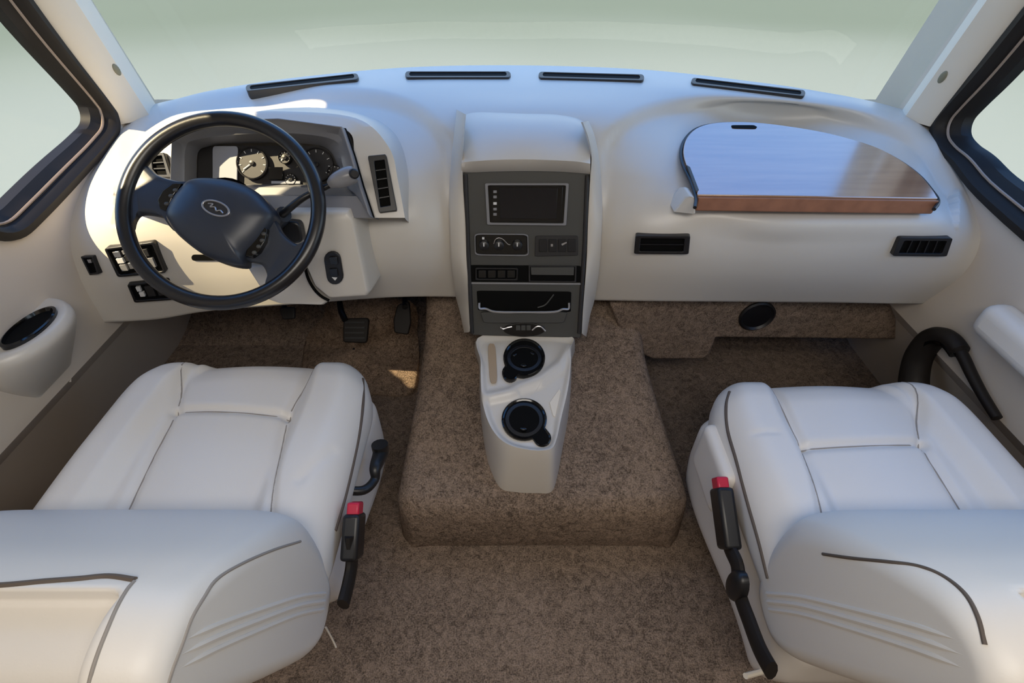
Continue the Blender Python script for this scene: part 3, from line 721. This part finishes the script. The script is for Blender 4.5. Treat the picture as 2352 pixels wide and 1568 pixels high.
#@@LOWER
# ---------------------------------------------------------------- carpeted engine cover
eng = G(); prof = [(.722, 0), (.716, .06), (.722, .15), (.745, .195), (.79, .215), (.95, .25), (1.15, .31), (1.30, .36), (1.42, .44), (1.55, .56), (1.62, .62)]
pts = cr([V((0, y, z)) for y, z in prof], 6)
rows = []
for p in pts:
    t = smooth((p.y - .72) / .55); xl = lerp(-.325, -.30, t); xr = lerp(.497, .445, t)
    rr = .055; z = p.z
    corner = smooth((p.y - .70) / .10); xl += .05 * (1 - corner) ** 2; xr -= .05 * (1 - corner) ** 2
    row = [V((xl - .012, p.y, 0)), V((xl - .004, p.y, max(0, z - .10)))]
    for k in range(6):
        a = k / 5 * PI / 2; row.append(V((xl + rr - rr * math.cos(a), p.y, max(0, z - rr + rr * math.sin(a)) if z > .001 else 0)))
    for k in range(1, 12): row.append(V((lerp(xl + rr, xr - rr, k / 12), p.y, z + .004 * math.sin(PI * k / 12))))
    for k in range(6):
        a = PI / 2 - k / 5 * PI / 2; row.append(V((xr - rr + rr * math.cos(a), p.y, max(0, z - rr + rr * math.sin(a)) if z > .001 else 0)))
    row += [V((xr + .004, p.y, max(0, z - .10))), V((xr + .012, p.y, 0))]
    rows.append(row)
ec = ob('engine_cover', eng.grid(rows), 'carpet', angle=80)
tag(ec, 'wide taupe carpeted engine hump on the floor between the two seats', 'engine cover')

# ---------- cup holder tray on the engine cover
tray = thing('cup_holder_console', 'cream moulded tray with two black cup holders on the carpeted hump', 'cup holder tray', PZ(1210, 900, .30))
pairs = [((1108, 768), (1104, 790)), ((1103, 830), (1101, 860)), ((1104, 890), (1102, 930)), ((1109, 932), (1107, 985)), ((1122, 972), (1113, 1025)), ((1142, 1003), (1124, 1066)),
         ((1168, 1022), (1148, 1108)), ((1202, 1032), (1186, 1117)), ((1240, 1036), (1235, 1119)), ((1267, 1031), (1268, 1116)), ((1279, 1010), (1281, 1085)), ((1290, 960), (1292, 1030)),
         ((1304, 900), (1305, 965)), ((1311, 850), (1311, 905)), ((1312, 800), (1312, 850)), ((1302, 768), (1304, 800))]
def tzp(y): return lerp(.455, .388, smooth((y - 780) / 254))
rim_ = cr([PZ(x, y, tzp(y)) for (x, y), _ in pairs], 6, True); base_ = cr([PZ(x, y, .24) for _, (x, y) in pairs], 6, True)
ctt = sum(rim_, V()) / len(rim_)
rows = [[V((p.x, p.y, .19)) for p in base_], [V((p.x, p.y, .24)) for p in base_], [lerp(q, p, .35) for p, q in zip(base_, rim_)], [lerp(q, p, .12) + V((0, 0, .002)) for p, q in zip(base_, rim_)], [lerp(p, ctt, .012) for p in rim_]]
for k in range(1, 29):
    t = k / 28 * .985 + .012; row = []
    for p in rim_:
        q_ = lerp(p, ctt, t); x, y = pix(q_); zz = tzp(y)
        d_ = (q_ - p).length
        rib = pld((x, y), [(1104, 912), (1170, 898), (1240, 872), (1285, 838), (1306, 800)])
        dz = -.012 * smooth((d_ - .004) / .018) + .014 * (1 - smooth(rib / 20)) * smooth(d_ / .02)
        row.append(V((q_.x, q_.y, lerp(p.z, zz, smooth(d_ / .03)) + dz)))
    rows.append(row)
g = G().grid(rows, cu=True); g.f.append(tuple(len(g.v) - len(rim_) + i for i in range(len(rim_))))
trb = ob('tray_body', g, 'dash', tray, angle=60)
TT = tree(trb)
def cup(cx_, cy_, rx, tail, tr_):
    l, n0 = hit(TT, cx_, cy_); lu = hit(TT, cx_, cy_ - rx * .8)[0]; ld = hit(TT, cx_, cy_ + rx * .8)[0]; n0 = V((1, 0, 0)).cross(lu - ld).normalized(); l = (lu + ld) / 2 + n0 * .006
    outl = []
    # keyhole outline in pixels: circle joined with a round tail
    tx, ty = tail; d = V((tx - cx_, ty - cy_, 0)); L = d.length; d.normalize(); s_ = V((-d.y, d.x, 0)); base = math.atan2(d.y, d.x)
    h = math.asin(min(.95, tr_ / rx))
    for k in range(33):
        a = base + h + (2 * PI - 2 * h) * k / 32; outl.append((cx_ + rx * math.cos(a), cy_ + rx * .93 * math.sin(a)))
    for k in range(11):
        a = base - PI / 2 + PI * k / 10; outl.append((tx + tr_ * math.cos(a), ty + tr_ * math.sin(a)))
    P_ = [PP(x, y, l, n0) for x, y in outl]; cen = PP(cx_, cy_, l, n0)
    ins = [PP(x + (-6 * (x - cx_) / rx if k < 33 else -5 * (x - tx) / tr_), y + (-6 * (y - cy_) / rx if k < 33 else -5 * (y - ty) / tr_), l, n0) for k, (x, y) in enumerate(outl)]
    g = G().grid([[p - n0 * .012 for p in P_], [p + n0 * .001 for p in P_], [lerp(p, q, .5) + n0 * .003 for p, q in zip(P_, ins)], [q + n0 * .001 for q in ins], [q - n0 * .004 for q in ins]], cu=True)
    rimo = ob('cup_holder', g, 'gloss', tray)
    c_ = G(); low_ = [q + n0 * .0005 for q in ins]; 
    g2 = G().prism([q + n0 * .0004 for q in ins], -n0 * .003)
    ob('well', g2, 'slot', rimo, smooth=False)
    r_ = (PP(cx_ + rx - 8, cy_, l, n0) - cen).length
    g3 = G().lathe(cen, n0, [(r_ * .98, .0012), (r_ * .80, .0022), (r_ * .78, .001)], 32)
    ob('cup_liner', g3, 'black', rimo)
    for a in (40, 150, 265):
        d_ = V((math.cos(math.radians(a)), math.sin(math.radians(a)), 0)); s2_ = n0.cross(d_)
        ob('gripper', G().dome([cen + d_ * (r_ * .62) + s2_ * (.010 * x) + d_ * (.006 * y) + n0 * .001 for x, y in circ(12)], n0, .003), 'gloss', rimo)
cup(1204, 822, 48, (1172, 856), 19)
cup(1204, 963, 52, (1246, 1006), 20)
l, n0 = hit(TT, 1130, 835)
pd = ob('insert_strip', G().prism([PP(x, y, l + n0 * .0005, n0) for x, y in round_px([(1120, 790), (1138, 790), (1143, 880), (1125, 881)], .3)], n0 * .003), mat('tan_insert', (168, 148, 124), .8, .2), tray, bevel=.0008, label='tan recessed coin strip')
l, n0 = hit(TT, 1275, 925)
ob('wedge_recess', G().prism([PP(x, y, l + n0 * .0005, n0) for x, y in [(1285, 893), (1288, 900), (1275, 958), (1270, 955), (1262, 925)]], n0 * .002), 'trim', tray, bevel=.0008)

# ---------- carpeted kick panel under the passenger side
kp = thing('kick_panel', 'carpeted under-dash panel on the passenger side holding a round black speaker', 'kick panel', (.85, 1.3, .3))
pan = [(1400, 698), (1640, 691), (2115, 692), (2108, 745), (2085, 768), (2060, 781), (1645, 776), (1632, 815), (1615, 826), (1500, 826), (1440, 800)]
ko = [PY(x, y, 1.30) for x, y in pan]; ko[1].z += .02; ko[2].z += .02
ob('carpet_panel', G().prism(ko, (0, .16, 0)), 'carpet', kp, bevel=.01, seg=3)
ob('speaker', G().lathe(PY(1738, 725, 1.30), (0.0, -1, 0.0), [(.058, 0), (.058, .006), (.052, .010), (.045, .004), (.0001, .007)], 32, a=(1, 0, 0)), 'black', kp, label='round black speaker')

# ---------- driver footwell: mat and pedals
matpx = [(700, 868), (695, 830), (700, 790), (712, 760), (745, 725), (765, 693), (940, 690), (958, 760), (962, 830), (945, 900), (860, 902), (780, 900)]
mo = []
for x, y in matpx:
    p = PZ(x, y, .015)
    if p.y > 1.6: p = PY(x, y, 1.62 + (max(0, 1.62 - 1.62)));
    mo.append(p)
mo = cr(mo, 4, True)
mg = G(); cz = sum(mo, V()) / len(mo)
mg.grid([[p - V((0, 0, .012)) for p in mo], [p for p in mo], [lerp(p, cz, .04) + V((0, 0, .004)) for p in mo], [lerp(p, cz, .5) + V((0, 0, .004)) for p in mo], [lerp(p, cz, .98) + V((0, 0, .004)) for p in mo]], cu=True)
tag(ob('floor_mat', mg, 'mat', angle=60), 'brown carpet mat under the pedals in front of the driver seat', 'floor mat')
bp = thing('brake_pedal', 'square black brake pedal hanging above the carpet mat', 'pedal', PY(815, 760, 1.36))
pn = V((0, -.75, .66)).normalized(); bq = PY(815, 760, 1.36)
ob('pedal_pad', G().prism([PP(x, y, bq, pn) for x, y in round_px([(788, 731), (847, 729), (842, 788), (787, 786)], .15)], -pn * .018), 'rubber', bp, bevel=.004)
for k in range(4): ob('tread_bar', G().box(PP(815, 740 + k * 12, bq + pn * .001, pn), (.07, .006, .004), (V((1, 0, 0)), pn.cross(V((1, 0, 0))), pn)), 'black', bp, smooth=False)
ob('pedal_arm', G().tube(cr([PY(793, 735, 1.38), PY(784, 715, 1.42), PY(780, 690, 1.50), PY(780, 660, 1.60)], 5), .011, 10), 'black', bp)
ap = thing('accelerator_pedal', 'long dark accelerator pedal beside the carpeted hump', 'pedal', PY(922, 750, 1.42))
aq = PY(922, 740, 1.43)
ob('pedal_pad', G().prism([PP(x, y, aq, pn) for x, y in round_px([(912, 700), (940, 690), (944, 740), (937, 769), (905, 764), (903, 735)], .2)], -pn * .014), 'rubber', ap, bevel=.004)
ob('pedal_arm', G().tube(cr([PY(930, 705, 1.46), PY(930, 680, 1.55), PY(930, 655, 1.65)], 5), .010, 10), 'black', ap)
pp_ = thing('parking_brake_pedal', 'small dark parking brake pedal under the left end of the dashboard', 'pedal', PY(662, 722, 1.4))
aq = PY(660, 722, 1.42)
ob('pedal_pad', G().prism([PP(x, y, aq, pn) for x, y in round_px([(640, 706), (676, 704), (676, 732), (648, 734)], .2)], -pn * .016), 'darkgrey', pp_, bevel=.004)
ob('pedal_arm', G().tube(cr([PY(655, 712, 1.44), PY(650, 690, 1.50), PY(650, 660, 1.6)], 5), .010, 10), 'black', pp_)

# ---------- cup holder on the left wall
lc = thing('wall_cup_holder', 'cream bulging wall cup holder with black well beside the driver seat', 'cup holder', (XL, .96, .55))
ctr = PX(126, 746, -1.125) + V((0, -.03, 0))
g = G(); zt = ctr.z
for_rows = []
for k in range(19):
    a = -PI / 2 + PI * k / 18
    ca, sa_ = math.cos(a), math.sin(a)
    def q_(r, ry, z): return V((XL + r * ca, ctr.y + ry * sa_, z))
    for_rows.append([q_(-.03, .03, zt - .20), q_(.02, .08, zt - .14), q_(.070, .122, zt - .07), q_(.105, .135, zt - .015), q_(.100, .13, zt + .008), q_(.088, .115, zt + .014), q_(.06, .09, zt + .012), q_(.001, .02, zt + .012)])
ob('holder_body', G().grid([cr(r, 4) for r in for_rows]), 'dash', lc, angle=70)
wc = V((XL + .046, ctr.y, zt + .012))
def LR(s_, h): return [wc + V((.038 * s_ * a, .078 * s_ * b, h)) for a, b in circ(32)]
ob('cup_well', G().grid([LR(1.0, -.01), LR(1.0, .010), LR(.90, .012), LR(.84, .004)], cu=True), 'gloss', lc, label='black oval cup well')
ob('well_floor', G().prism(LR(.86, .003), (0, 0, .001)), 'slot', lc, smooth=False)

# ---------- arched grab handle and armrest on the right wall
XH = XR + .0
gh = thing('door_handle_arch', 'black arched grab handle on the right wall beside the passenger seat', 'grab handle', (XH, 1.0, .45))
hp = cr([PX(x, y, XH - .02) for x, y in ((2098, 905), (2100, 860), (2112, 815), (2142, 778), (2178, 778), (2208, 812), (2232, 860), (2256, 905), (2290, 960))], 8)
ob('handle_arch', G().tube(hp, lambda t: .040 - .018 * t if t < .62 else .0235 - .009 * t, 14, flat=.8), 'rubber', gh)
ob('handle_lining', G().tube([p + V((-.016, -.006, -.008)) for p in hp[3:40]], .010, 8), 'gloss', gh)
ob('armrest', G().box((XR - .03, .66, .66), (.075, .66, .09)), 'leather', wr, bevel=.03, seg=5, label='pale padded armrest')

#@@SEATS
# ---------------------------------------------------------------- seats
def softbox(c, size, r, n, fn_):
    hx, hy, hz = [s_ / 2 for s_ in size]; g = G(); idx = {}
    nx, ny, nz = n
    def vert(i, j, k):
        key = (i, j, k)
        if key not in idx:
            p = V((lerp(-hx, hx, i / nx), lerp(-hy, hy, j / ny), lerp(-hz, hz, k / nz)))
            q_ = V((max(-hx + r, min(hx - r, p.x)), max(-hy + r, min(hy - r, p.y)), max(-hz + r, min(hz - r, p.z))))
            d = p - q_
            if d.length > 1e-9: p = q_ + d.normalized() * r
            idx[key] = len(g.v); g.v.append(V(c) + fn_(p))
        return idx[key]
    for i in range(nx):
        for j in range(ny):
            for k in (0, nz): g.f.append((vert(i, j, k), vert(i + 1, j, k), vert(i + 1, j + 1, k), vert(i, j + 1, k)))
    for i in range(nx):
        for k in range(nz):
            for j in (0, ny): g.f.append((vert(i, j, k), vert(i + 1, j, k), vert(i + 1, j, k + 1), vert(i, j, k + 1)))
    for j in range(ny):
        for k in range(nz):
            for i in (0, nx): g.f.append((vert(i, j, k), vert(i, j + 1, k), vert(i, j + 1, k + 1), vert(i, j, k + 1)))
    return g
def drop(tr_, x, y):
    l, n_, _, _ = tr_.ray_cast(V((x, y, 2)), V((0, 0, -1)))
    return l
def seat(label, cx_, s, y0, y1, seams, rimline, creases, sk):
    """s = +1 when the aisle is on the seat's +x side"""
    t = thing('captain_seat', label, 'seat', (cx_, (y0 + y1) / 2, 0), 'captain seats of the cab')
    cy_ = (y0 + y1) / 2; hw = .318
    sm = [[(PZ(x, y, .505).x, PZ(x, y, .505).y) for x, y in pl] for pl in seams]
    smd = [cr2(pl, 5) for pl in sm]
    def df(p):
        X, Y = cx_ + p.x, cy_ + p.y
        if p.z > 0:
            f = p.z / .065
            fy = (p.y / ((y1 - y0) / 2))
            # bolsters left and right of the two lengthwise seams
            u = abs(p.x) - .150
            b = .026 * smooth(u / .05) * (1 - .5 * smooth((abs(p.x) - .24) / .07))
            b += .010 * math.cos(p.x / .15 * PI / 2) if abs(p.x) < .15 else 0
            b -= .022 * smooth((fy - .62) / .38) ; b -= .012 * smooth((-fy) / 1.0)
            for pl in smd:
                d = pld((X, Y), pl); b -= .011 * math.exp(-(d / .011) ** 2)
            for (a, c_, wd, dp) in creases:
                d = segd((X, Y), a, c_); b -= dp * math.exp(-(d / wd) ** 2)
            p = V((p.x, p.y, p.z + b * f))
        # plan outline: front corners drawn in
        k = smooth((p.y / ((y1 - y0) / 2) - .35) / .65)
        return V((p.x * (1 - .13 * k * k), p.y, p.z))
    cu = ob('seat_cushion', softbox((cx_, cy_, .43), (hw * 2, y1 - y0, .15), .062, (110, 100, 10), df), 'leather', t, angle=80)
    TC = tree(cu)
    for pl in smd:
        pts_ = []
        for x, y in pl:
            l = drop(TC, x, y)
            if l: pts_.append(l + V((0, 0, -.0002)))
        if len(pts_) > 2: ob('seam', G().tube(pts_, .0017, 6), 'stitch', cu)
    pts_ = [hit(TC, x, y)[0] for x, y in rimline]; pts_ = [p for p in pts_ if p]
    pts_ = cr(pts_, 6)
    ob('piping', G().tube(pts_, .0042, 8), 'seam', cu, label='dark brown piping along the aisle edge')
    # skirted base
    def dfs(p):
        return V((p.x + s * .012 * math.sin(p.y * 9) * (1 if p.x * s > 0 else 0), p.y * (1 - .12 * smooth((-p.z) / .15)), p.z))
    ob('seat_skirt', softbox((cx_ + s * sk[2], (sk[0] + sk[1]) / 2, .265), (hw * 2 - .05, sk[1] - sk[0], .27), .05, (30, 40, 14), dfs), 'leather', t, angle=80)
    ob('seat_pedestal', G().box((cx_ - s * .06, cy_ + .06, .065), (.36, .36, .13)), 'darkgrey', t, bevel=.01)
    # backrest
    pf = [(.455, .38), (.472, .47), (.462, .56), (.435, .62), (.385, .70), (.325, .775), (.275, .82), (.235, .845), (.195, .850), (.155, .835), (.140, .80), (.155, .73), (.20, .62), (.265, .48), (.315, .385), (.36, .345), (.42, .35)]
    prof_ = cr([V((0, y, z)) for y, z in pf], 6, True); N = len(prof_)
    cen = sum(prof_, V()) / N
    nrm_ = []
    for i in range(N):
        tt = (prof_[(i + 1) % N] - prof_[i - 1]).normalized(); m_n = V((0, -tt.z, tt.y))
        if m_n.dot(prof_[i] - cen) < 0: m_n = -m_n
        nrm_.append(m_n)
    rows = []; K = 76; R_ = .028
    xs = [-hw + R_ * (1 - math.cos(k / 8 * PI / 2)) for k in range(8)] + [lerp(-hw + R_, hw - R_, k / K) for k in range(K + 1)] + [hw - R_ * (1 - math.cos(k / 8 * PI / 2)) for k in range(7, -1, -1)]
    for x in xs:
        e_ = max(0, abs(x) - (hw - R_)) / R_; ins_ = R_ * (1 - math.sqrt(max(0, 1 - e_ * e_)))
        row = []
        for p, m_n in zip(prof_, nrm_):
            q_ = p - m_n * ins_
            front = m_n.y * .87 + m_n.z * .48
            if front > 0 and p.z > .4:
                q_ = q_ + V((0, .036, .012)) * (front * (1 - abs(x / hw) ** 9) * math.exp(-((p.z - .58) / .13) ** 2))
            # inner rear panel sits lower than the bolsters
            if abs(x) < .245 and p.y < .245 and p.z > .6: q_ = q_ + V((0, .016, -.042)) * smooth((.245 - abs(x)) / .02) * smooth((.245 - p.y) / .014)
            # shoulders fall toward the sides
            q_ = q_ + V((0, 0, -.012 * smooth((abs(x) / hw - .75) / .25) * smooth((p.z - .6) / .2)))
            row.append(V((cx_ + x, q_.y, q_.z)))
        rows.append(row)
    g = G().grid(rows, cu=True); g.f.append(tuple(range(N))); g.f.append(tuple(len(g.v) - N + i for i in range(N)))
    br = ob('backrest', g, 'leather', t, angle=75)
    TB = tree(br)
    xs_ = cx_ + s * (hw - .0015)
    # pleats across the aisle side panel
    for off, r_ in ((-.014, .0045), (0, .005), (.014, .0045)):
        c_ = [V((xs_, y, z)) for y, z in ((.405, .405), (.355, .515), (.290, .635), (.228, .745), (.19, .805))]
        d = V((0, .87, .48)) * off
        ob('pleat', G().tube(cr([p + d for p in c_], 6), (lambda t, r_=r_: r_ * (1 - .7 * smooth((t - .8) / .2))), 8), 'leather', br)
    return t, cu, br, TB, TC
ds, dcu, dbr, DB, DC = seat('ivory leather driver seat behind the steering wheel', -.685, 1, .40, 1.01,
   [[(432, 790), (420, 860), (401, 942), (352, 1040), (270, 1200), (240, 1260)], [(742, 815), (700, 880), (660, 952), (640, 1060), (624, 1200), (620, 1270)], [(401, 942), (520, 946), (660, 953)]],
   [(806, 828), (824, 842), (833, 870), (834, 920), (826, 990), (812, 1060), (793, 1140), (770, 1218)],
   [((-.40, .68), (-.44, .60), .012, .004)], (.47, .98, .0))
ps, pcu, pbr, PB, PC = seat('ivory leather passenger seat below the wooden lid on the right', .818, -1, .36, .935,
   [[(1757, 870), (1790, 915), (1822, 980), (1842, 1025), (1862, 1110), (1898, 1255), (1910, 1300)], [(2075, 872), (2105, 930), (2120, 1018), (2180, 1120), (2250, 1222), (2290, 1290)], [(1842, 1025), (1980, 1024), (2120, 1018)]],
   [(1700, 878), (1676, 900), (1668, 935), (1672, 990), (1692, 1060), (1716, 1150), (1742, 1240), (1764, 1328)],
   [((.55, .72), (.60, .72), .006, .003)], (.31, .90, .012))
def seamline(tb, pts_, par, m='seam', r=.003):
    ps_ = [hit(tb, x, y) for x, y in pts_]
    ps_ = [l for l, n_ in ps_ if l]
    if len(ps_) > 1: ob('seam', G().tube(cr(ps_, 6), r, 8), m, par)
seamline(DB, [(690, 1243), (630, 1262), (560, 1292), (500, 1328), (468, 1372), (440, 1420), (418, 1480), (395, 1540), (380, 1590)], dbr, 'stitch', .0022)
seamline(PB, [(1890, 1272), (1960, 1282), (2040, 1290), (2110, 1300), (2165, 1322), (2215, 1362), (2245, 1415), (2262, 1480)], pbr, 'seam', .0025)
seamline(DB, [(308, 1335), (292, 1354), (270, 1392), (248, 1442), (228, 1492), (212, 1540), (200, 1590)], dbr, 'stitch', .0022)
seamline(DB, [(-160, 1352), (0, 1345), (100, 1336), (180, 1330), (250, 1324), (310, 1332)], dbr, 'seam', .004)

# recliner lever on the driver seat
rl = ob('recline_lever', G().tube(cr([V((-.395, .655, .40)), V((-.352, .665, .385)), V((-.335, .70, .375)), PX(862, 1075, -.335), PX(874, 1040, -.335), PX(872, 1020, -.335)], 6), lambda t: .011 + .010 * smooth((t - .4) / .5), 14), 'black', ds, label='black recline lever on the aisle side')
# seat belt buckles
def buckle(label, pts_, box_px, X, dirn, extra=None):
    p = [PX(x, y, X) for x, y in pts_]
    t = thing('seat_belt_buckle', label, 'seat belt buckle', p[-1], 'seat belt buckles')
    a, b = PX(*box_px[0], X), PX(*box_px[1], X); d = (a - b).normalized(); sx_ = V((0, 1, 0)); sx_ = (sx_ - d * d.y).normalized(); n_ = d.cross(sx_)
    L = (a - b).length
    ob('buckle_body', G().box((a + b) / 2, (.056, L, .036), (sx_, d, n_)), 'black', t, bevel=.008, seg=3)
    ob('release_button', G().box(a + d * .006 - sx_ * 0, (.036, .034, .026), (sx_, d, n_)), 'red', t, bevel=.004, seg=2, label='red release button')
    ob('belt_strap', G().tube(cr(p, 6), .021, 10, flat=.55, nrm=(1, 0, 0)), 'rubber', t)
    return t
buckle('black buckle with red button on the aisle side of the driver seat', [(806, 1225), (808, 1290), (800, 1340), (788, 1388)], ((815, 1178), (808, 1285)), -.335, 1)
pb = buckle('black buckle with red button and long strap on the aisle side of the passenger seat', [(1668, 1190), (1674, 1250), (1694, 1300), (1698, 1360), (1722, 1430), (1745, 1490), (1772, 1540)], ((1656, 1120), (1676, 1262)), .468, -1)
ob('belt_anchor', G().dome([PX(1692, 1345, .462) + V((0, .026 * a, .045 * b)) for a, b in circ(18)], (-1, 0, 0), .016), 'black', pb)
# handle flap and base rail on the passenger seat
ob('side_flap', softbox(PX(1640, 1075, .496), (.04, .17, .15), .019, (6, 16, 16), lambda p: p), 'leather', ps)
g0_, g1_ = PX(1712, 1552, .485), PX(1800, 1528, .60)
ob('base_rail', G().tube([g0_, lerp(g0_, g1_, .5), g1_], .006, 8), 'trim', ps)
ob('loose_thread', G().tube(cr([PZ(748, 1440, .20), PZ(762, 1465, .15), PZ(772, 1486, .12)], 5), .0022, 6), 'trim', ds)
